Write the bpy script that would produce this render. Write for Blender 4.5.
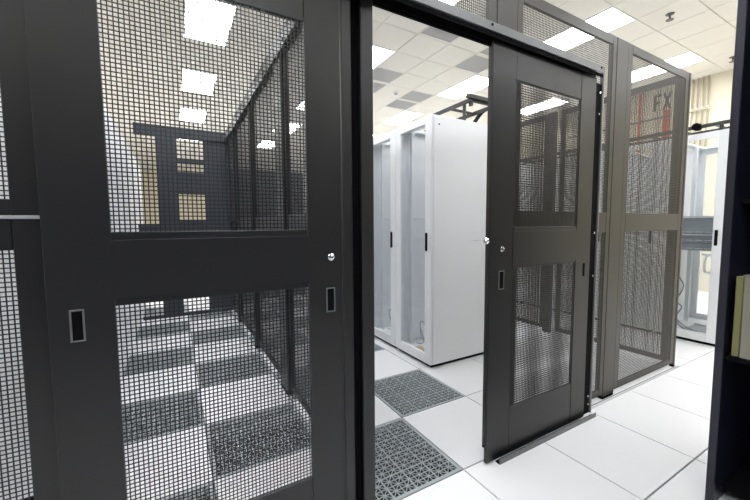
import bpy, math, random
from mathutils import Matrix, Vector

for o in list(bpy.data.objects):
    bpy.data.objects.remove(o)
S = bpy.context.scene
COL = S.collection
random.seed(7)

# ------------------------------------------------------------------ camera
cam_d = bpy.data.cameras.new('camera')
cam_d.sensor_width = 36.0
cam_d.lens = 349.2 / 750 * 36
cam_d.clip_start = 0.02
cam = bpy.data.objects.new('camera', cam_d)
COL.objects.link(cam)
yaw, pit, rol = math.radians(29.777), math.radians(4.191), math.radians(.336)
fw = Vector((math.cos(pit) * math.sin(yaw), math.cos(pit) * math.cos(yaw), -math.sin(pit)))
rt = Vector((math.cos(yaw), -math.sin(yaw), 0))
dn = fw.cross(rt)
r0 = math.cos(rol) * rt + math.sin(rol) * dn
r1 = -math.sin(rol) * rt + math.cos(rol) * dn
M4 = Matrix.Identity(4)
for i in range(3):
    M4[i][0] = r0[i]
    M4[i][1] = -r1[i]
    M4[i][2] = -fw[i]
M4.translation = Vector((-1.344, -.758, 1.366))
cam.matrix_world = M4
S.camera = cam

# ------------------------------------------------------------------ world, exposure
w = bpy.data.worlds.new('world')
S.world = w
w.use_nodes = True
w.node_tree.nodes['Background'].inputs[0].default_value = (.9, .95, 1, 1)
w.node_tree.nodes['Background'].inputs[1].default_value = .3
S.view_settings.view_transform = 'Standard'
S.view_settings.look = 'None'
S.view_settings.gamma = 1
S.view_settings.use_curve_mapping = False
S.view_settings.exposure = 0.0
LAMP = 20.0            # radiance of the troffer diffusers
S.cycles.use_denoising = True
S.cycles.transparent_max_bounces = 24
S.cycles.max_bounces = 10
S.cycles.diffuse_bounces = 6


# ------------------------------------------------------------------ materials
def mat(name, col, rough=.5, metal=0., spec=.5, emit=None, noise=None, bump=None):
    m = bpy.data.materials.new(name)
    m.use_nodes = True
    nt = m.node_tree
    b = nt.nodes['Principled BSDF']
    b.inputs['Base Color'].default_value = (*col, 1)
    b.inputs['Roughness'].default_value = rough
    b.inputs['Metallic'].default_value = metal
    b.inputs['Specular IOR Level'].default_value = spec
    if emit:
        b.inputs['Emission Color'].default_value = (*emit[0], 1)
        b.inputs['Emission Strength'].default_value = emit[1]
    if noise:
        sc, amt = noise
        tc = nt.nodes.new('ShaderNodeTexCoord')
        n = nt.nodes.new('ShaderNodeTexNoise')
        n.inputs['Scale'].default_value = sc
        n.inputs['Detail'].default_value = 3
        nt.links.new(tc.outputs['Object'], n.inputs['Vector'])
        r = nt.nodes.new('ShaderNodeValToRGB')
        r.color_ramp.elements[0].position = .3
        r.color_ramp.elements[1].position = .7
        r.color_ramp.elements[0].color = (*[max(0, c * (1 - amt)) for c in col], 1)
        r.color_ramp.elements[1].color = (*[min(1, c * (1 + amt)) for c in col], 1)
        nt.links.new(n.outputs['Fac'], r.inputs['Fac'])
        nt.links.new(r.outputs['Color'], b.inputs['Base Color'])
        if bump:
            bp = nt.nodes.new('ShaderNodeBump')
            bp.inputs['Strength'].default_value = bump
            bp.inputs['Distance'].default_value = .002
            nt.links.new(n.outputs['Fac'], bp.inputs['Height'])
            nt.links.new(bp.outputs['Normal'], b.inputs['Normal'])
    return m


def glass_mat(name, tint):
    m = bpy.data.materials.new(name)
    m.use_nodes = True
    nt = m.node_tree
    nt.nodes.remove(nt.nodes['Principled BSDF'])
    out = nt.nodes['Material Output']
    t = nt.nodes.new('ShaderNodeBsdfTransparent')
    t.inputs[0].default_value = (*tint, 1)
    g = nt.nodes.new('ShaderNodeBsdfGlossy')
    g.inputs['Roughness'].default_value = .03
    lw = nt.nodes.new('ShaderNodeLayerWeight')
    pw = nt.nodes.new('ShaderNodeMath')
    pw.operation = 'POWER'
    pw.inputs[1].default_value = 5
    f = nt.nodes.new('ShaderNodeMath')
    f.operation = 'MULTIPLY_ADD'
    f.inputs[1].default_value = .8
    f.inputs[2].default_value = .035
    nt.links.new(lw.outputs['Facing'], pw.inputs[0])
    nt.links.new(pw.outputs[0], f.inputs[0])
    mx = nt.nodes.new('ShaderNodeMixShader')
    nt.links.new(f.outputs[0], mx.inputs[0])
    nt.links.new(t.outputs[0], mx.inputs[1])
    nt.links.new(g.outputs[0], mx.inputs[2])
    nt.links.new(mx.outputs[0], out.inputs[0])
    return m


CAGE = mat('black_powder_coat', (.0105, .0105, .0118), .4, noise=(320, .18), bump=.12)
CAGE_SHEEN = mat('black_powder_coat_sheen', (.030, .0265, .0225), .42, noise=(320, .12), bump=.1)  # black coat lightened to carry the grazing reflections of the right-hand panels
GRAPH = mat('graphite_steel', (.16, .165, .17), .4, .3)
BLACK = mat('matt_black', (.004, .004, .005), .8, spec=.08)
NAVY = mat('blue_black_enamel', (.012, .012, .026), .35)
CHROME = mat('chrome', (.8, .8, .8), .18, 1)
ALU = mat('brushed_aluminium', (.62, .63, .66), .35, .6)
TILE = mat('white_laminate', (.79, .79, .80), .36, noise=(260, .05))
GRATE = mat('cast_grating', (.35, .385, .40), .5, noise=(120, .12))
PLENUM = mat('subfloor_dark', (.012, .012, .013), .8)
CEILT = mat('mineral_fibre_tile', (.80, .775, .72), .95, spec=.05, noise=(90, .04), bump=.3)
CEILB = mat('ceiling_grid', (.58, .56, .52), .7)
GRILLE = mat('grille_grey', (.45, .45, .46), .6)
CREAM = mat('cream_wall_paint', (.72, .67, .54), .75, noise=(6, .02))
SLATE = mat('reflection_screen_dark', (.045, .055, .085), .6, noise=(6, .05))  # blue-black of the added screen, tints what the doors mirror
RACK = mat('white_rack_enamel', (.86, .87, .885), .32, noise=(400, .01))
RACKI = mat('rack_interior_enamel', (.82, .835, .85), .45)
GLASS = glass_mat('clear_glass', (.97, .98, .985))
EMIT = mat('troffer_diffuser', (.9, .9, .88), .5, emit=((.945, .975, 1.02), LAMP))
WHITEM = mat('white_metal', (.8, .8, .79), .5)
TRAY = mat('black_tray_steel', (.035, .034, .032), .5)
CABLE = mat('grey_cable', (.25, .26, .27), .6)
BCABLE = mat('black_cable', (.02, .02, .02), .6)
TAN = mat('tan_wood', (.55, .40, .26), .6, noise=(40, .2))
SERV = mat('grey_equipment', (.42, .44, .46), .5)
BEZ = mat('grey_bezel', (.27, .29, .31), .5)
COND = mat('conduit_shaded_cream', (.44, .39, .28), .6)  # cream darkened to carry the tan shadow lines along the conduits
RED = mat('red_paint', (.62, .10, .045), .55)
SIGN = mat('sign_black', (.03, .028, .025), .6)
BLUE = mat('slate_blue_steel', (.035, .042, .055), .45)
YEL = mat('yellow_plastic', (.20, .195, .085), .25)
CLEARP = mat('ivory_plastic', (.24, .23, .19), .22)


# ------------------------------------------------------------------ mesh helpers
class MB:
    def __init__(s):
        s.v, s.f = [], []

    def box(s, x0, y0, z0, x1, y1, z1):
        n = len(s.v)
        s.v += [(x0, y0, z0), (x1, y0, z0), (x1, y1, z0), (x0, y1, z0), (x0, y0, z1), (x1, y0, z1), (x1, y1, z1), (x0, y1, z1)]
        s.f += [tuple(n + i for i in q) for q in ((0, 3, 2, 1), (4, 5, 6, 7), (0, 1, 5, 4), (1, 2, 6, 5), (2, 3, 7, 6), (3, 0, 4, 7))]
        return s

    def cbox(s, x0, y0, z0, x1, y1, z1, c=.003):
        """box with chamfered edges"""
        lo, hi = (x0, y0, z0), (x1, y1, z1)
        n = len(s.v)
        idx = {}
        for sx in (0, 1):
            for sy in (0, 1):
                for sz in (0, 1):
                    sg = (sx, sy, sz)
                    for ax in range(3):
                        p = []
                        for a in range(3):
                            b = hi[a] if sg[a] else lo[a]
                            if a != ax:
                                b += -c if sg[a] else c
                            p.append(b)
                        idx[(sg, ax)] = n + len(idx)
                        s.v.append(tuple(p))
        for ax in range(3):
            u, vv = (ax + 1) % 3, (ax + 2) % 3
            for side in (0, 1):
                q = []
                for a, b in ((0, 0), (1, 0), (1, 1), (0, 1)):
                    sg = [0, 0, 0]
                    sg[ax], sg[u], sg[vv] = side, a, b
                    q.append(idx[(tuple(sg), ax)])
                s.f.append(tuple(q if side else q[::-1]))
        for ax in range(3):          # edges along ax
            u, vv = (ax + 1) % 3, (ax + 2) % 3
            for a in (0, 1):
                for b in (0, 1):
                    s0 = [0, 0, 0]
                    s1 = [0, 0, 0]
                    s0[u] = s1[u] = a
                    s0[vv] = s1[vv] = b
                    s1[ax] = 1
                    q = [idx[(tuple(s0), u)], idx[(tuple(s1), u)], idx[(tuple(s1), vv)], idx[(tuple(s0), vv)]]
                    if (a + b) % 2 == 0:
                        q = q[::-1]
                    s.f.append(tuple(q))
        for sg in [(a, b, c2) for a in (0, 1) for b in (0, 1) for c2 in (0, 1)]:
            q = [idx[(sg, 0)], idx[(sg, 1)], idx[(sg, 2)]]
            if sum(sg) % 2 == 0:
                q = q[::-1]
            s.f.append(tuple(q))
        return s

    def tube(s, pts, r, n=8, cap=True):
        pts = [Vector(p) for p in pts]
        base = len(s.v)
        prev = None
        for i, p in enumerate(pts):
            d = (pts[min(i + 1, len(pts) - 1)] - pts[max(i - 1, 0)]).normalized()
            if prev is None:
                u = d.cross(Vector((0, 0, 1)))
                if u.length < .1:
                    u = d.cross(Vector((1, 0, 0)))
            else:
                u = prev - d * prev.dot(d)
            u.normalize()
            prev = u
            k = d.cross(u)
            for j in range(n):
                a = 2 * math.pi * j / n
                s.v.append(tuple(p + r * (math.cos(a) * u + math.sin(a) * k)))
        for i in range(len(pts) - 1):
            for j in range(n):
                a, b = base + i * n + j, base + i * n + (j + 1) % n
                s.f.append((a, b, b + n, a + n))
        if cap:
            s.f.append(tuple(base + j for j in range(n))[::-1])
            s.f.append(tuple(base + (len(pts) - 1) * n + j for j in range(n)))
        return s

    def lathe(s, c, axis, prof, n=14):
        """prof: list of (distance along axis, radius)"""
        c, d = Vector(c), Vector(axis).normalized()
        u = d.cross(Vector((0, 0, 1)))
        if u.length < .1:
            u = d.cross(Vector((1, 0, 0)))
        u.normalize()
        k = d.cross(u)
        base = len(s.v)
        for t, r in prof:
            for j in range(n):
                a = 2 * math.pi * j / n
                s.v.append(tuple(c + d * t + r * (math.cos(a) * u + math.sin(a) * k)))
        for i in range(len(prof) - 1):
            for j in range(n):
                a, b = base + i * n + j, base + i * n + (j + 1) % n
                s.f.append((a, b, b + n, a + n))
        s.f.append(tuple(base + j for j in range(n))[::-1])
        s.f.append(tuple(base + (len(prof) - 1) * n + j for j in range(n)))
        return s

    def mesh(s, name, m):
        me = bpy.data.meshes.new(name)
        me.from_pydata(s.v, [], s.f)
        me.materials.append(m)
        me.update()
        return me

    def build(s, name, m, parent=None, label=None, kind=None, smooth=False):
        me = s.mesh(name, m)
        if smooth:
            for p in me.polygons:
                p.use_smooth = True
        return link(name, me, parent, label, kind)


def link(name, me, parent=None, label=None, kind=None, loc=None):
    o = bpy.data.objects.new(name, me)
    COL.objects.link(o)
    if parent:
        o.parent = parent
    if loc:
        o.location = loc
    if label:
        o['label'] = label
    if kind:
        o['kind'] = kind
    return o


def tag(o, label, cat, group=None):
    o['label'] = label
    o['category'] = cat
    if group:
        o['group'] = group
    return o


def thing(name, label, cat, loc=(0, 0, 0), rz=0, group=None):
    o = bpy.data.objects.new(name, None)
    o.empty_display_size = .1
    COL.objects.link(o)
    o.location = loc
    o.rotation_euler = (0, 0, rz)
    return tag(o, label, cat, group)


def copy_tree(o, parent=None):
    c = o.copy()
    COL.objects.link(c)
    if parent:
        c.parent = parent
    for ch in list(o.children):
        copy_tree(ch, c)
    return c


ORD = ['first', 'second', 'third', 'fourth', 'fifth', 'sixth', 'seventh', 'eighth', 'ninth', 'tenth', 'eleventh', 'twelfth']
PI = math.pi
T = .6096                                   # floor tile pitch
CX0, CPX, CY0, CPY, CZ = 1.315, .6096, 1.24, .598, 4.196
RX0, RX1, RY0, RY1 = -5.0, 7.75, -3.6, 21.0

# ------------------------------------------------------------------ floor
floor = MB().box(RX0, RY0, -.32, RX1, RY1, -.2).build('floor', PLENUM, kind='structure')
floor['label'] = 'raised floor of white laminate tiles with grey perforated tiles between'
g = .0036
tile_me = MB().cbox(g, g, -.05, T - g, T - g, 0, .0015).mesh('floor_tile', TILE)


def grate():
    m = MB()
    b, t = .024, -.04
    m.cbox(g, g, t, T - g, b, 0, .0015)
    m.cbox(g, T - b, t, T - g, T - g, 0, .0015)
    m.cbox(g, b, t, b, T - b, 0, .0015)
    m.cbox(T - b, b, t, T - g, T - b, 0, .0015)
    n = 16
    p = (T - 2 * b) / n
    for k in range(1, n):
        hw = .0026 if k % 4 else .0045
        c = b + k * p
        m.box(c - hw, b, -.005, c + hw, T - b, -.0015)
        m.box(b, c - hw, -.005, T - b, c + hw, -.0017)
    L = T - 2 * b
    hw = .0022
    for k in range(-n + 2, n, 2):          # diagonals, clipped to the square
        for sgn in (1, -1):
            x0, x1 = max(0, k * p), min(L, L + k * p)
            q = []
            for x in (x0, x1):
                y = x - k * p
                q.append((b + x, b + (y if sgn > 0 else L - y)))
            (ax, ay), (bx, by) = q
            d = Vector((bx - ax, by - ay)).normalized()
            nx, ny = -d.y * hw, d.x * hw
            i = len(m.v)
            for z in (-.005, -.002):
                m.v += [(ax + nx, ay + ny, z), (ax - nx, ay - ny, z), (bx - nx, by - ny, z), (bx + nx, by + ny, z)]
            m.f += [tuple(i + a for a in f) for f in ((4, 5, 6, 7), (0, 1, 5, 4), (2, 3, 7, 6), (1, 2, 6, 5), (3, 0, 4, 7))]
    return m


grate_me = grate().mesh('perforated_tile', GRATE)
far = MB()
for i in range(-8, 13):
    for j in range(-5, 35):
        x, y = i * T, j * T
        near = -4 <= i <= 6 and -1 <= j <= 9
        if near:
            if i <= 0 and i >= -3 and j >= 1 and (i + j) % 2 == 0:
                link('perforated_tile', grate_me, floor, None, loc=(x, y, 0))
            else:
                link('floor_tile', tile_me, floor, loc=(x, y, 0))
        elif x > RX0 - .01 and y > RY0 - .2:
            far.box(x + g, y + g, -.05, x + T - g, y + T - g, 0)
far.build('far_floor_tiles', TILE, floor, kind='stuff')

# ------------------------------------------------------------------ ceiling and walls
ceiling = MB().box(RX0, RY0, CZ + .012, RX1, RY1, CZ + .1).build('ceiling', CEILB, kind='structure')
ceiling['label'] = 'suspended ceiling of pale mineral tiles in a grid'
lattice = [(4 * a, 1 + 4 * b) for a in range(-2, 3) for b in range(-2, 5)]
grilles = {(1, 6), (1, 7), (3, 7), (3, 8), (1, 3), (3, 4), (3, 3)}
lit = {(a, b + k) for a, b in lattice for k in (0, 1)}
h = .0045
ct_me = MB().cbox(h, h, 0, CPX - h, CPY - h, .014, .003).mesh('ceiling_tile', CEILT)
gm = MB()
e0, e1, ey = .02, .035, .048            # white border, grey frame
gm.box(h, h, 0, CPX - h, ey, .014).box(h, CPY - ey, 0, CPX - h, CPY - h, .014).box(h, ey, 0, e0, CPY - ey, .014).box(CPX - e0, ey, 0, CPX - h, CPY - ey, .014)
nb = len(gm.f)
gm.box(e0, ey, -.002, CPX - e0, ey + .02, .012).box(e0, CPY - ey - .02, -.002, CPX - e0, CPY - ey, .012).box(e0, ey + .02, -.002, e1, CPY - ey - .02, .012).box(CPX - e1, ey + .02, -.002, CPX - e0, CPY - ey - .02, .012)
for k in range(1, 25):
    yy = ey + .02 + (CPY - 2 * ey - .04) * k / 25
    gm.box(e1, yy - .006, .0, CPX - e1, yy + .006, .008)
gr_me = gm.mesh('return_grille', CEILT)
gr_me.materials.append(GRILLE)
for p in gr_me.polygons:
    p.material_index = 0 if p.index < nb else 1
far = MB()
for a in range(-11, 12):
    for b in range(-8, 34):
        x, y = CX0 + a * CPX, CY0 + b * CPY
        if (a, b) in lit or x < RX0 - .4 or x + CPX > RX1 + .5:
            continue
        if 0 <= a <= 10 and -1 <= b <= 11:
            link('return_grille' if (a, b) in grilles else 'ceiling_tile', gr_me if (a, b) in grilles else ct_me, ceiling, loc=(x, y, CZ))
        else:
            far.box(x + h, y + h, CZ, x + CPX - h, y + CPY - h, CZ + .013)
far.build('far_ceiling_tiles', CEILT, ceiling, kind='stuff')
for nm, bx, lb in (('wall_right', (RX1, RY0, -.32, RX1 + .1, RY1, CZ + .1), 'cream painted wall with conduits and a red stripe'),
                   ('wall_left', (RX0 - .1, RY0, -.32, RX0, RY1, CZ + .1), 'cream painted wall beyond the left rack row'),
                   ('wall_back', (RX0, RY1, -.32, RX1, RY1 + .1, CZ + .1), 'far cream painted end wall'),
                   ('wall_front', (RX0, RY0 - .1, -.32, RX1, RY0, CZ + .1), 'cream wall behind the viewpoint')):
    MB().box(*bx).build(nm, CREAM, kind='structure', label=lb)


MB().box(RX0, -2.2, -.2, .8, -2.1, 2.7).build('reflection_screen', SLATE, kind='structure', label='added unseen dark screen behind the viewpoint, darkens the door reflections')  # unseen screen added to darken the reflections in the cage doors

# ------------------------------------------------------------------ ceiling lights
def troffer(wx, wy):
    t = thing('ceiling_light', 'x', 'light')
    f = MB()
    e = .022
    f.cbox(0, 0, -.008, wx, e, .016, .002).cbox(0, wy - e, -.008, wx, wy, .016, .002).cbox(0, e, -.008, e, wy - e, .016, .002).cbox(wx - e, e, -.008, wx, wy - e, .016, .002)
    f.build('trim_frame', WHITEM, t)
    MB().box(e, e, -.002, wx - e, wy - e, .004).build('diffuser', EMIT, t)
    return t


LAB = {(-4, 5): 'largest ceiling light seen through the upper mesh of the closed door, cut by its top',
       (-4, 9): 'middle one of three ceiling lights seen through the closed door mesh',
       (-4, 13): 'lowest one of three ceiling lights seen through the closed door mesh',
       (0, 13): 'ceiling light glimpsed at the right edge of the closed door upper mesh',
       (4, 1): 'bright recessed ceiling light seen partly through the mesh above the open door',
       (8, 1): 'recessed ceiling light nearest the conduit wall above the corner panel',
       (0, 5): 'recessed ceiling light cut by the left jamb of the open doorway',
       (4, 5): 'long recessed ceiling light above the cable ladder by the doorway',
       (0, 9): 'ceiling light just above the far white racks at the jamb',
       (4, 9): 'recessed ceiling light just above the white rack tops in the doorway'}
first = None
for n, (a, b) in enumerate(lattice):
    t = troffer(CPX, 2 * CPY) if first is None else copy_tree(first)
    first = first or t
    t.location = (CX0 + a * CPX, CY0 + b * CPY, CZ)
    row = {-7: 'first', -3: 'second', 1: 'third', 5: 'fourth', 9: 'fifth', 13: 'sixth', 17: 'seventh'}[b]
    colm = {-8: 'leftmost', -4: 'second', 0: 'middle', 4: 'fourth', 8: 'rightmost'}[a]
    tag(t, LAB.get((a, b), 'recessed ceiling light, %s row from the front, %s column' % (row, colm)), 'light', 'recessed ceiling lights')
# sprinkler heads and detector
def sprinkler(x, y, lb, m=GRAPH):
    t = thing('ceiling_sprinkler', lb, 'sprinkler', (x, y, CZ), 0, 'ceiling sprinklers')
    MB().lathe((0, 0, 0), (0, 0, -1), [(0, .05), (.006, .05), (.012, .03)]).build('escutcheon', m, t)
    MB().tube([(0, 0, -.01), (0, 0, -.07)], .012).lathe((0, 0, -.07), (0, 0, -1), [(0, .014), (.004, .045), (.01, .045)]).build('deflector', m, t)
    f = MB()
    for s in (-1, 1):
        f.tube([(s * .012, 0, -.02), (s * .03, 0, -.04), (s * .012, 0, -.068)], .005, 6)
    f.build('frame_arm', m, t)


sprinkler(4.622, 1.553, 'dark sprinkler head in the ceiling above the corner mesh panel')
sprinkler(7.094, 1.577, 'dark sprinkler head in the ceiling close to the conduit wall')
t = thing('smoke_detector', 'small white smoke detector on the ceiling seen through the doorway', 'detector', (2.897, 5.707, CZ))
MB().lathe((0, 0, 0), (0, 0, -1), [(0, .07), (.02, .07), (.03, .05)]).build('base', WHITEM, t)
MB().lathe((0, 0, -.03), (0, 0, -1), [(0, .045), (.025, .035), (.03, .02)]).build('sensor_head', GRILLE, t)


# ------------------------------------------------------------------ mesh panels
PITCH, BAR = .0138, .0035


def mesh_sheet(x0, z0, x1, z1, y=0.):
    """perforated sheet with square holes, as crossing flat bars"""
    m = MB()
    n = max(1, round((x1 - x0) / PITCH))
    p = (x1 - x0) / n
    for k in range(n + 1):
        c = x0 + k * p
        m.box(c - BAR / 2, y, z0, c + BAR / 2, y + .0013, z1)
    n = max(1, round((z1 - z0) / PITCH))
    p = (z1 - z0) / n
    for k in range(n + 1):
        c = z0 + k * p
        m.box(x0, y + .0001, c - BAR / 2, x1, y + .0012, c + BAR / 2)
    return m


def framed(t, W, z0, z1, xi0, xi1, wins, th, m, mm=None, rail_dy=0.):
    """stiles, rails and mesh sheets of one framed panel in local X-Z"""
    mm = mm or m
    MB().cbox(0, 0, z0, xi0, th, z1, .002).build('stile', m, t)
    MB().cbox(W - xi1, 0, z0, W, th, z1, .002).build('stile', m, t)
    edges = [z0] + [z for wn in wins for z in wn] + [z1]
    for k in range(0, len(edges), 2):
        if edges[k + 1] - edges[k] > .003:
            MB().cbox(xi0 + .0006, rail_dy, edges[k], W - xi1 - .0006, th, edges[k + 1], .002).build('rail', m, t)
    for a, b in wins:
        mesh_sheet(xi0 - .004, a - .004, W - xi1 + .004, b + .004, min(.0025, th * .45)).build('mesh_sheet', mm, t)


def flush_pull(t, x, z, wd, hg, y=0, m=GRAPH):
    f = MB()
    e = .005
    f.cbox(x, y - .004, z, x + e, y + .004, z + hg, .001).cbox(x + wd - e, y - .004, z, x + wd, y + .004, z + hg, .001)
    f.cbox(x + e, y - .004, z, x + wd - e, y + .004, z + e, .001).cbox(x + e, y - .004, z + hg - e, x + wd - e, y + .004, z + hg, .001)
    o = f.build('flush_pull', m, t)
    MB().box(x + e, y - .001, z + e, x + wd - e, y + .003, z + hg - e).build('pull_shade', BLACK, o)  # flat black sheet stands in for the shaded hollow of the pull
    return o


def lock(t, x, z, y=0):
    return MB().lathe((x, y, z), (0, -1, 0), [(0, .015), (.004, .015), (.007, .011), (.012, .010), (.014, .006)], 16).build('lock_cylinder', CHROME, t, smooth=False)


def cage_door(label, loc, W, xi0, xi1, pulls, knob, m):
    t = thing('cage_door', label, 'door', loc, 0, 'sliding cage doors')
    framed(t, W, .012, 2.315, xi0, xi1, [(.292, 1.112), (1.347, 2.15)], .018, m, rail_dy=.0012)
    # plate over the lock rail
    MB().cbox(xi0 - .004, -.0014, 1.134, W - xi1 + .004, .002, 1.322, .0008).build('lock_rail_plate', m, t)
    for p in pulls:
        flush_pull(t, *p)
    lock(t, *knob)
    return t


door_shut = cage_door('closed black sliding cage door filling the left half, checkered floor behind it',
                      (-1.681, .60, 0), .953, .163, .150,
                      [(.050, 1.013, .036, .1), (.877, .998, .04, .104)], (.901, 1.231), CAGE)
door_open = cage_door('black sliding cage door slid open right of the doorway, foreshortened',
                      (.127, .565, 0), .964, .185, .165,
                      [(.071, 1.0, .044, .105)], (.093, 1.226), CAGE)
o = MB().cbox(.884, -.002, 1.012, .906, .002, 1.1, .001).build('finger_slot', BLACK, door_open)
o = MB().lathe((-.002, .017, 1.273), (-1, 0, 0), [(0, .018), (.006, .018), (.012, .012), (.02, .01)], 12).build('latch_striker', CHROME, door_open)


def wall_panel(label, loc, W, rz=0, wins=((.09, 1.297), (1.445, 2.635)), z0=.04, z1=2.70, xi=.066, m=CAGE, group='fixed mesh panels', feet=True, th=.02):
    t = thing('mesh_panel', label, 'panel', loc, rz, group)
    framed(t, W, z0, z1, xi, xi, list(wins), th, m)
    return t


PY = .64
p_left = wall_panel('fixed black mesh panel cut by the left picture edge with a pale strip across', (-2.9, PY, 0), 1.213, xi=.066)
MB().cbox(.0, -.006, 1.388, 1.217, .0, 1.398, .001).build('gap_light_strip', ALU, p_left, 'pale strip standing in for light through the rail gap')  # pale strip stands in for the bright line seen through the gap
p_mid = wall_panel('fixed sheen-lightened mesh panel standing behind the open sliding door', (.402, PY, 0), 1.073, xi=.05, m=CAGE_SHEEN)
p_cor = wall_panel('fixed sheen-lightened mesh panel at the cage corner, letters seen through it', (1.636, PY, 0), 1.065, xi=.066, m=CAGE_SHEEN)
p_tr = wall_panel('low mesh transom panel above the doorway header', (-.63, PY, 0), .862, wins=((2.46, 2.635),), z0=2.39, xi=.066, m=CAGE_SHEEN)


def post(label, x0, x1, y0, y1, z1=2.70, m=CAGE_SHEEN, group='cage posts', foot=True):
    t = thing('cage_post', label, 'post', ((x0 + x1) / 2, (y0 + y1) / 2, 0), 0, group)
    hx, hy = (x1 - x0) / 2, (y1 - y0) / 2
    MB().cbox(-hx, -hy, .02, hx, hy, z1, .003).build('shaft', m, t)
    MB().cbox(-hx, -hy, 0, hx, hy, .02, .003).build('foot', BLACK, t)
    return t


post('broad cage post above and behind the open door edge', .236, .40, .638, .70)
post('broad sheen-lightened cage post between the two right mesh panels', 1.477, 1.634, .638, .70)
post('slim corner post where the mesh wall ends beside the white cabinet', 2.703, 2.735, .636, .67)
# jamb left of the doorway
jb = thing('door_jamb', 'dark vertical jamb between the closed door and the open doorway', 'jamb', (-.65, .6, 0))
MB().cbox(-.073, -.004, .0, -.028, .05, 2.33, .003).build('stop_strip', CAGE, jb)
MB().cbox(-.028, .035, .0, .019, .06, 2.33, .002).build('gap_shade', BLACK, jb)  # black filler puts the shade of the gap into colour
MB().cbox(.019, -.0, .0, .080, .075, 2.33, .004).build('jamb_post', CAGE, jb)

# sliding door header
hd = thing('door_header', 'long grey header rail with black track above the doorway', 'header', (-1.7, .545, 2.312))
MB().cbox(0, -.012, .022, 2.822, -.006, .066, .002).build('fascia', GRAPH, hd)
MB().cbox(0, -.006, .055, 2.822, .088, .066, .001).build('top_plate', GRAPH, hd)
MB().box(0, -.004, .0, 2.822, .0, .020).box(0, .045, -.0, 2.822, .05, .05).build('track_channel', BLACK, hd)
MB().cbox(.0, .072, .005, 2.822, .088, .055, .002).build('soffit', BLACK, hd)
for xx in (.4, 1.15, 1.78, 2.78):
    MB().lathe((xx, -.012, .05), (0, -1, 0), [(0, .007), (.003, .007), (.005, .004)], 8).build('bolt', BLACK, hd)

# end stop and floor guide of the open door
sp = thing('door_stop_post', 'slim dark upright with bolts at the right end of the open door', 'post', (1.185, .56, 0))
MB().cbox(.016, .022, 0, .036, .046, 2.385, .003).build('stop_plate', GRAPH, sp)
MB().cbox(-.055, .03, 0, .016, .05, 2.30, .003).build('shadow_plate', BLACK, sp)
for zz in (.07, .13, 1.0, 1.3, 2.1, 2.24):
    MB().lathe((-.01, .03, zz), (0, -1, 0), [(0, .008), (.004, .008), (.007, .005)], 8).build('bolt', CHROME, sp)
fg = thing('floor_guide', 'low grey guide rail on the floor under the open door', 'rail', (.2, .53, 0))
MB().cbox(0, 0, .0, .985, .006, .032, .002).build('guide_flange', GRAPH, fg)
MB().cbox(0, .006, .0, .985, .034, .008, .002).build('guide_base', BLACK, fg)
sl = thing('sill_track', 'thin pale metal sill track under the right mesh panels', 'rail', (1.245, .603, 0))
MB().cbox(0, 0, 0, 1.5, .008, .02, .002).build('track_lip', ALU, sl)
MB().cbox(0, .008, 0, 1.5, .026, .008, .002).build('track_base', CAGE_SHEEN, sl)

# partition running back from the corner (x = 2.66), seen through the right panels
proto = None
ys = [.66 + 1.24 * k for k in range(5)]
for k in range(4):
    if proto is None:
        proto = wall_panel('x', (0, 0, 0), 1.14, xi=.05, group='side partition panels', m=CAGE_SHEEN)
        t = proto
    else:
        t = copy_tree(proto)
    t.location = (2.70, ys[k] + (.08 if k else .02), 0)
    t.rotation_euler.z = PI / 2
    t['label'] = '%s mesh panel of the side partition running back from the cage corner' % ORD[k]
    if k:
        post('%s post of the side partition seen through the right mesh panels' % ORD[k - 1], 2.655, 2.715, ys[k] - .015, ys[k] + .075, group='side partition posts')

# partition between the closed cell and the doorway aisle (x = -.58)
proto = None
ys = [.70, 2.16, 3.26, 4.47]
ye = [1.95, 3.20, 4.41, 5.18]
for k in range(4):
    L = ye[k] - ys[k]
    if k != 2:
        t = wall_panel('x', (0, 0, 0), L, xi=.05, group='aisle partition panels')
    else:
        t = wall_panel('x', (0, 0, 0), L, xi=.05, group='aisle partition panels')
    t.location = (-.565, ys[k], 0)
    t.rotation_euler.z = PI / 2
    t['label'] = '%s black mesh panel from the front along the partition behind the closed door' % ORD[k]
    t['group'] = 'aisle partition panels'
    if k:
        post('%s black post from the front along the partition behind the closed door' % ORD[k - 1], -.61, -.55, ye[k - 1], ys[k], m=CAGE, z1=2.72, group='aisle partition posts')

tr = thing('top_rail', 'dark top rail along the partition behind the closed door', 'rail', (-.58, .70, 2.722))
MB().cbox(-.05, 0, 0, .05, 4.48, .04, .004).build('channel', CAGE, tr)
MB().cbox(-.05, 0, -.09, -.036, 4.48, 0, .003).build('flange', CAGE, tr)
for yy in (.5, 1.1, 1.7, 2.3, 2.9, 3.5, 4.1):
    MB().lathe((-.05, yy, -.045), (-1, 0, 0), [(0, .014), (.006, .014), (.01, .008)], 8).build('bolt', CHROME, tr)

# black cabinets across the far end of the doorway aisle
for k in range(3):
    t = thing('black_cabinet', '%s black cabinet from the left across the end of the doorway aisle' % ORD[k], 'cabinet', (-.52 + .61 * k, 5.75, 0), 0, 'black cabinets at the aisle end')
    MB().cbox(0, .02, .03, .6, .9, 2.35, .004).build('body', CAGE, t)
    MB().cbox(.01, 0, .05, .59, .018, 2.33, .003).build('door', BLUE, t)
    MB().cbox(.54, -.015, 1.1, .56, .0, 1.28, .003).build('handle', BLACK, t)
    MB().cbox(.03, .05, 0, .57, .87, .03, .003).build('plinth', BLACK, t)

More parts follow.
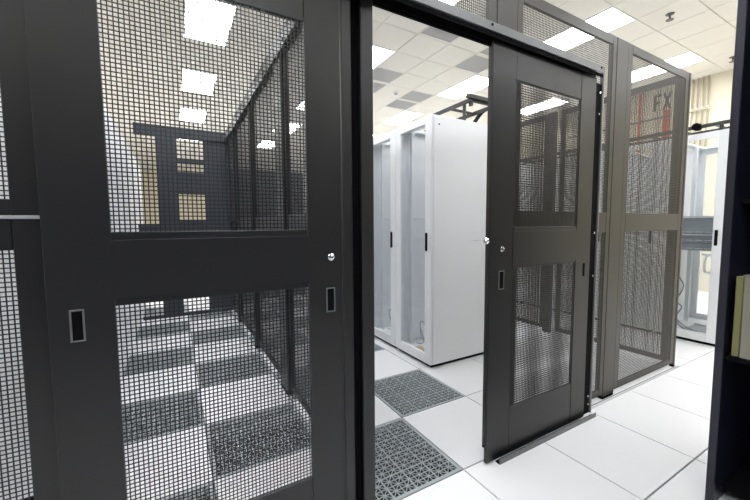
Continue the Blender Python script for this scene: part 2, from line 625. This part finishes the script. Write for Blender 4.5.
# end of the closed cell (y = 5.2)
be = thing('cage_end_panel', 'dark blue grey end frame with see-through gaps at the back of the closed cell', 'panel', (0, 5.2, 0))
MB().cbox(-1.79, 0, 2.64, -.56, .05, 2.80, .004).build('rail', BLUE, be)
MB().cbox(-1.79, .0, .0, -.56, .05, .05, .004).build('rail', BLUE, be)
MB().cbox(-1.535, -.01, .05, -1.285, .05, 2.64, .004).build('upright', BLUE, be)
MB().cbox(-.60, 0, .05, -.56, .05, 2.64, .004).build('upright', BLUE, be)
MB().cbox(-.91, .02, .05, -.60, .03, 2.64, .002).build('blanking_sheet', BLUE, be)
for a, b in ((.30, 1.45), (1.83, 2.16), (2.28, 2.36)):
    MB().cbox(-1.285, .02, a, -.91, .03, b, .002).build('blanking_sheet', BLUE, be)
MB().cbox(-1.79, .02, .32, -1.535, .03, 1.38, .002).build('blanking_sheet', BLUE, be)
MB().lathe((-.43 - .06, -.004, 2.74), (0, -1, 0), [(0, .03), (.006, .03), (.01, .02)], 12).build('bolt', CHROME, be)


# ------------------------------------------------------------------ white racks
def rack(solid=False):
    W, D, H = .597, 1.05, 2.35
    t = thing('server_rack', 'x', 'rack')
    MB().cbox(.02, .03, 0, W - .02, D - .03, .032, .003).build('plinth', BLACK, t)
    for x in (0, W - .022):
        s = MB().cbox(x, .028, .034, x + .022, D, 1.2, .002).build('side_panel', RACK, t)
        s = MB().cbox(x, .028, 1.203, x + .022, D, H - .001, .002).build('side_panel', RACK, t)
    for x, dx in ((0, -1), (W, 1)):
        MB().lathe((x, .085, 2.27), (dx, 0, 0), [(-.004, .008), (.0015, .008)], 10).build('panel_lock', BLACK, t)
    tp = MB().cbox(.022, .02, H - .03, W - .022, .16, H, .003).cbox(.022, D - .1, H - .03, W - .022, D, H, .003)
    tp.cbox(.022, .16, H - .03, .09, D - .1, H, .003).cbox(W - .09, .16, H - .03, W - .022, D - .1, H, .003)
    tp.build('top_panel', RACK, t)
    MB().cbox(.022, .02, .034, W - .022, D, .07, .003).build('bottom_panel', RACKI, t)
    bd = MB().cbox(.022, D - .02, .07, .09, D, H - .03, .003).cbox(W - .09, D - .02, .07, W - .022, D, H - .03, .003)
    bd.cbox(.09, D - .02, .07, W - .09, D, .14, .003).cbox(.09, D - .02, H - .1, W - .09, D, H - .03, .003)
    bd = bd.build('rear_door', RACKI, t)
    MB().box(.088, D - .012, .138, W - .088, D - .008, H - .098).build('glass_pane', GLASS, bd, 'clear glass pane')
    for x in (.06, W - .10):
        for y in (.14, .72):
            m = MB().cbox(x, y, .07, x + .04, y + .035, H - .03, .002)
            m.build('mounting_rail', RACK, t)
    for z in (1.22, 1.42):
        MB().cbox(.045, .155, z, W - .045, .165, z + .008, .002).build('cross_brace', RACKI, t)
    d = MB()
    a = .095
    z0, z1, gz0, gz1 = .034, H - .002, .128, 2.28
    d.cbox(0, 0, z0, a, .024, z1, .004).cbox(W - a, 0, z0, W, .024, z1, .004).cbox(a, 0.0004, z0, W - a, .0236, gz0, .003).cbox(a, 0.0004, gz1, W - a, .0236, z1, .003)
    do = d.build('door', RACK, t)
    if solid:
        MB().cbox(a - .004, .004, gz0 - .004, W - a + .004, .014, gz1 + .004, .002).build('infill_panel', RACK, do)
    else:
        MB().box(a - .004, .010, gz0 - .004, W - a + .004, .014, gz1 + .004).build('glass_pane', GLASS, do, 'clear glass pane')
    hx = W - .062
    hm = MB().cbox(hx - .013, -.016, 1.115, hx + .013, .0, 1.285, .005)
    hm.build('handle', BLACK, do, 'black swing handle')
    return t


def rack_at(k, base, x, y, rz, label, group):
    t = base if k == 0 and base.get('used') is None else copy_tree(base)
    base['used'] = 1
    t.location = (x, y, 0)
    t.rotation_euler.z = rz
    tag(t, label, 'rack', group)
    return t


R0 = rack()
for k in range(6):
    rack_at(k, R0, .693, 2.362 + .604 * k, -PI / 2,
            'white glass-fronted server rack standing nearest in the open doorway' if k == 0 else '%s white server rack back in the row inside the doorway' % ORD[k], 'white racks inside the doorway')
for k in range(9):
    rack_at(1, R0, 3.74, 1.222 + .604 * k, -PI / 2,
            'white glass cabinet beside the cage corner holding grey equipment' if k == 0 else '%s white cabinet back from the corner one, seen through mesh' % ORD[k], 'white cabinets beyond the cage')
R1 = rack(True)
for k in range(8):
    rack_at(k, R1, -1.80, 1.5 + .604 * k, PI / 2,
            '%s solid-doored white rack from the front behind the closed door, along the left' % ORD[k], 'white racks behind the closed door')
for o in bpy.data.objects:
    if 'used' in o:
        del o['used']


def curl(pts, n=6):
    """Catmull-Rom through pts"""
    P = [Vector(p) for p in pts]
    P = [P[0]] + P + [P[-1]]
    out = []
    for i in range(1, len(P) - 2):
        for k in range(n):
            t = k / n
            a, b, c, d = P[i - 1], P[i], P[i + 1], P[i + 2]
            out.append(.5 * ((2 * b) + (c - a) * t + (2 * a - 5 * b + 4 * c - d) * t * t + (3 * b - a - 3 * c + d) * t ** 3))
    out.append(P[-2])
    return out


# odds and ends inside the two visible racks and the corner cabinet
for k, (yb, lb) in enumerate(((1.763, 'nearest doorway rack'), (2.367, 'second doorway rack'))):
    z = .072
    y0 = yb + .13
    o = MB().tube(curl([(.86, y0 + .05, z + .006), (.85, y0 + .14, z + .07), (.82, y0 + .20, z + .24), (.82, y0 + .16, z + .30), (.86, y0 + .13, z + .2), (.87, y0 + .22, z + .05), (.87, y0 + .32, z + .02)]), .004, 6).build('cable', CABLE)
    tag(o, 'thin grey cable curling up from the bottom of the %s' % lb, 'cable', 'loose rack cables')
    o = MB().tube(curl([(.90, y0 + .02, z + .006), (.90, y0 + .1, z + .05), (.91, y0 + .2, z + .03), (.92, y0 + .3, z + .08), (.92, y0 + .33, z + .15)]), .004, 6).build('cable', CABLE)
    tag(o, 'thin grey cable lying low at the back bottom of the %s' % lb, 'cable', 'loose rack cables')
t = thing('wooden_block', 'small tan block lying at the bottom of the nearest doorway rack', 'block', (.79, 2.05, .072))
MB().cbox(-.04, -.06, 0, .04, .06, .03, .004).build('block', TAN, t)
MB().cbox(-.05, -.12, 0, .05, -.065, .018, .003).build('metal_plate', SERV, t)

for z, hg, lb in ((1.04, .085, 'lowest'), (1.135, .085, 'middle'), (1.23, .21, 'topmost and tallest')):
    t = thing('rack_server', '%s of the grey equipment units in the corner cabinet' % lb, 'server', (3.93, .9235, z), -PI / 2, 'grey equipment in the corner cabinet')
    MB().cbox(-.192, .0, 0, .192, .6, hg, .003).build('chassis', SERV, t)
    MB().cbox(-.190, -.008, .006, .190, .0, hg - .006, .002).build('bezel', BEZ, t)
    for q in range(4):
        MB().cbox(-.17 + .085 * q, -.011, .02, -.17 + .085 * q + .07, -.008, .03, .001).build('drive_slot', ALU, t)
t = thing('wall_bracket', 'white looped bracket hanging in the corner cabinet under the equipment', 'bracket', (3.84, .77, .80), -PI / 2)
MB().tube(curl([(0, 0, 0), (.06, 0, .01), (.07, 0, .17), (.03, 0, .2), (-.02, 0, .17), (-.03, 0, .03), (0, 0, 0)]), .012, 8).build('loop', RACK, t)
MB().cbox(-.06, -.005, .19, .1, .01, .215, .002).build('crossbar', RACK, t)
t = thing('cable_coil', 'grey cables drooping at the left inside the corner cabinet', 'cable', (3.835, .98, .072))
MB().tube(curl([(0, .1, .9), (0, .06, .7), (.02, .0, .55), (.02, .05, .4), (0, .1, .3), (0, .02, .12), (0, -.1, .05), (.02, -.24, .02)]), .007, 6).build('cable', CABLE, t)
MB().tube(curl([(.03, .1, .35), (.0, .0, .3), (0, .05, .15), (.0, -.05, .03), (.05, -.2, .012)]), .007, 6).build('cable', CABLE, t)
t = thing('metal_tray', 'flat grey tray on the bottom of the corner cabinet', 'tray', (3.95, .80, .072))
MB().cbox(-.0, -.1, 0, .35, .2, .012, .002).build('tray_base', SERV, t)
MB().cbox(-.0, -.1, .012, .01, .2, .03, .002).cbox(.34, -.1, .012, .35, .2, .03, .002).build('tray_lip', ALU, t)


# ------------------------------------------------------------------ cable ladders
def ladder(label, x0, x1, y0, y1, z, legs, zleg, m=TRAY, step=.3):
    t = thing('cable_ladder', label, 'cable tray', (x0, y0, z), 0, 'overhead cable ladders')
    L = y1 - y0
    for x in (0, x1 - x0):
        MB().cbox(x - .012, 0, 0, x + .012, L, .04, .003).build('side_rail', m, t)
    n = int(L / step)
    for k in range(n + 1):
        MB().cbox(.012, k * step + .002, .008, x1 - x0 - .012, k * step + .026, .03, .002).build('rung', m, t)
    for yy in legs:
        for x in (0, x1 - x0):
            MB().cbox(x - .012, yy - y0 - .014, zleg - z, x + .012, yy - y0 + .014, .0, .002).build('leg', m, t)
    return t


lad = ladder('black cable ladder over the white racks inside the doorway', 1.262, 1.62, 1.86, 5.35, 2.575, (1.95, 3.2, 4.5), 2.35)
MB().cbox(-.06, -.02, .03, .40, .012, .07, .003).build('end_bar', TRAY, lad)
MB().tube([(.02, .02, .075), (.02, .02, -.03)], .022, 8).build('clamp', TRAY, lad)
o = MB().tube(curl([(1.67, 2.5, 2.375), (1.67, 2.3, 2.45), (1.67, 2.1, 2.60), (1.67, 1.95, 2.60), (1.67, 1.9, 2.52), (1.68, 1.89, 2.375)]), .022, 8).build('cable_bundle', BCABLE)
tag(o, 'thick black cable bundle dropping off the end of the doorway cable ladder', 'cable')
lad2 = ladder('black cable ladder over the white cabinets beside the cage corner', 3.74, 4.10, .45, 6.3, 2.40, (.7, 1.9, 3.1, 4.3, 5.5), 2.35)
MB().lathe((.0, .45, .02), (-1, 0, 0), [(-.02, .04), (.05, .04), (.06, .03)], 14).build('clamp', BLACK, lad2)

# ------------------------------------------------------------------ on the end wall
for k, y in enumerate((2.31, 2.23, 2.15, 2.07)):
    t = thing('conduit', ('leftmost of the four', 'second from left of the four', 'third from left of the four', 'rightmost of the four')[k] + ' cream conduits down the wall by the ceiling', 'conduit', (7.72, y, 2.6), 0, 'wall conduits')
    MB().tube([(0, 0, 0), (0, 0, CZ - 2.6)], .014, 8).build('pipe', COND, t)
    MB().lathe((0, 0, .98), (0, 0, 1), [(0, .018), (.05, .018)], 8).build('coupling', WHITEM, t)
t = thing('conduit_strut', 'short horizontal strut clamping the four wall conduits', 'strut', (7.69, 2.19, 3.56))
MB().cbox(-.01, -.19, 0, .012, .19, .035, .003).build('channel', mat('strut_olive', (.5, .46, .34), .6), t)
o = MB().cbox(7.742, 2.66, 2.3, 7.749, 2.80, 3.74, .002).build('red_stripe', RED)
tag(o, 'broad red vertical stripe on the far wall under the letters', 'stripe')
t = thing('sprinkler_pipe', 'thin red vertical pipe on the far wall left of the letters', 'pipe', (7.70, 3.21, 2.3))
MB().tube([(0, 0, 0), (0, 0, CZ - 2.3)], .024, 8).build('pipe', RED, t)
MB().lathe((0, 0, 1.2), (0, 0, 1), [(0, .034), (.07, .034)], 8).build('coupling', RED, t)
t = thing('wall_pipe', 'dark horizontal pipe crossing the far wall below the letters', 'pipe', (7.66, 2.62, 3.58))
MB().tube([(0, 0, 0), (0, 2.2, 0)], .022, 8).build('pipe', GRAPH, t)
MB().lathe((0, .5, 0), (0, 1, 0), [(0, .032), (.06, .032)], 8).build('coupling', GRAPH, t)
sg = thing('wall_lettering', 'dark letters FX high on the far wall seen through the corner panel', 'sign', (7.745, 2.835, 3.75))


def letter(name, polys):
    m = MB()
    for q in polys:
        i = len(m.v)
        n = len(q)
        for x in (-.006, .0):
            m.v += [(x, -a, b) for a, b in q]      # reading left to right runs towards -y
        m.f.append(tuple(range(i, i + n)))
        m.f.append(tuple(range(i + n, i + 2 * n))[::-1])
        for k in range(n):
            m.f.append((i + k, i + (k + 1) % n, i + n + (k + 1) % n, i + n + k))
    return m.build(name, SIGN, sg)


letter('letter', [[(-.13, 0), (-.085, 0), (-.085, .34), (-.13, .34)], [(-.085, .29), (.0, .29), (.0, .34), (-.085, .34)], [(-.085, .15), (-.02, .15), (-.02, .20), (-.085, .20)]])
letter('letter', [[(.025, 0), (.072, 0), (.185, .34), (.138, .34)], [(.138, 0), (.185, 0), (.072, .34), (.025, .34)]])

# ------------------------------------------------------------------ dark cabinet at the right edge
bc = thing('open_cabinet', 'black open-sided cabinet cut by the right picture edge', 'cabinet', (.86, -.151, 0))
MB().cbox(0, -.032, 0, .6, 0, 2.6, .003).build('side_panel', NAVY, bc)
MB().cbox(0, -1.1, 0, .6, -1.068, 2.6, .003).build('side_panel', NAVY, bc)
MB().box(.58, -1.068, 0, .6, -.032, 2.6).build('back_panel', BLACK, bc)
MB().box(.0, -1.068, 2.57, .58, -.032, 2.6).build('top_panel', BLACK, bc)
for z in (.05, .72, 1.45, 2.0):
    MB().cbox(.02 if z == .72 else .09, -1.066, z, .58, -.034, z + .022, .002).build('shelf', BLACK, bc)
for k, (y1, wd, x, hg, m, lb) in enumerate(((-.200, .026, .012, .375, YEL, 'yellow-green folder standing on the black cabinet shelf'), (-.228, .05, .006, .385, CLEARP, 'thicker ivory folder beside the yellow-green one on the black shelf'))):
    t = thing('folder', lb, 'folder', (.86 + x + .02, -.0, .743), 0, 'folders in the black cabinet')
    MB().cbox(0, y1 - wd, 0, .008, y1, hg, .003).build('spine', m, t)
    MB().cbox(.008, y1 - .004, 0, .24, y1, hg, .001).build('cover', m, t)
    MB().cbox(.008, y1 - wd, 0, .24, y1 - wd + .004, hg, .001).build('cover', m, t)
    MB().box(.008, y1 - wd + .005, .004, .23, y1 - .005, hg - .01).build('pages', WHITEM, t)
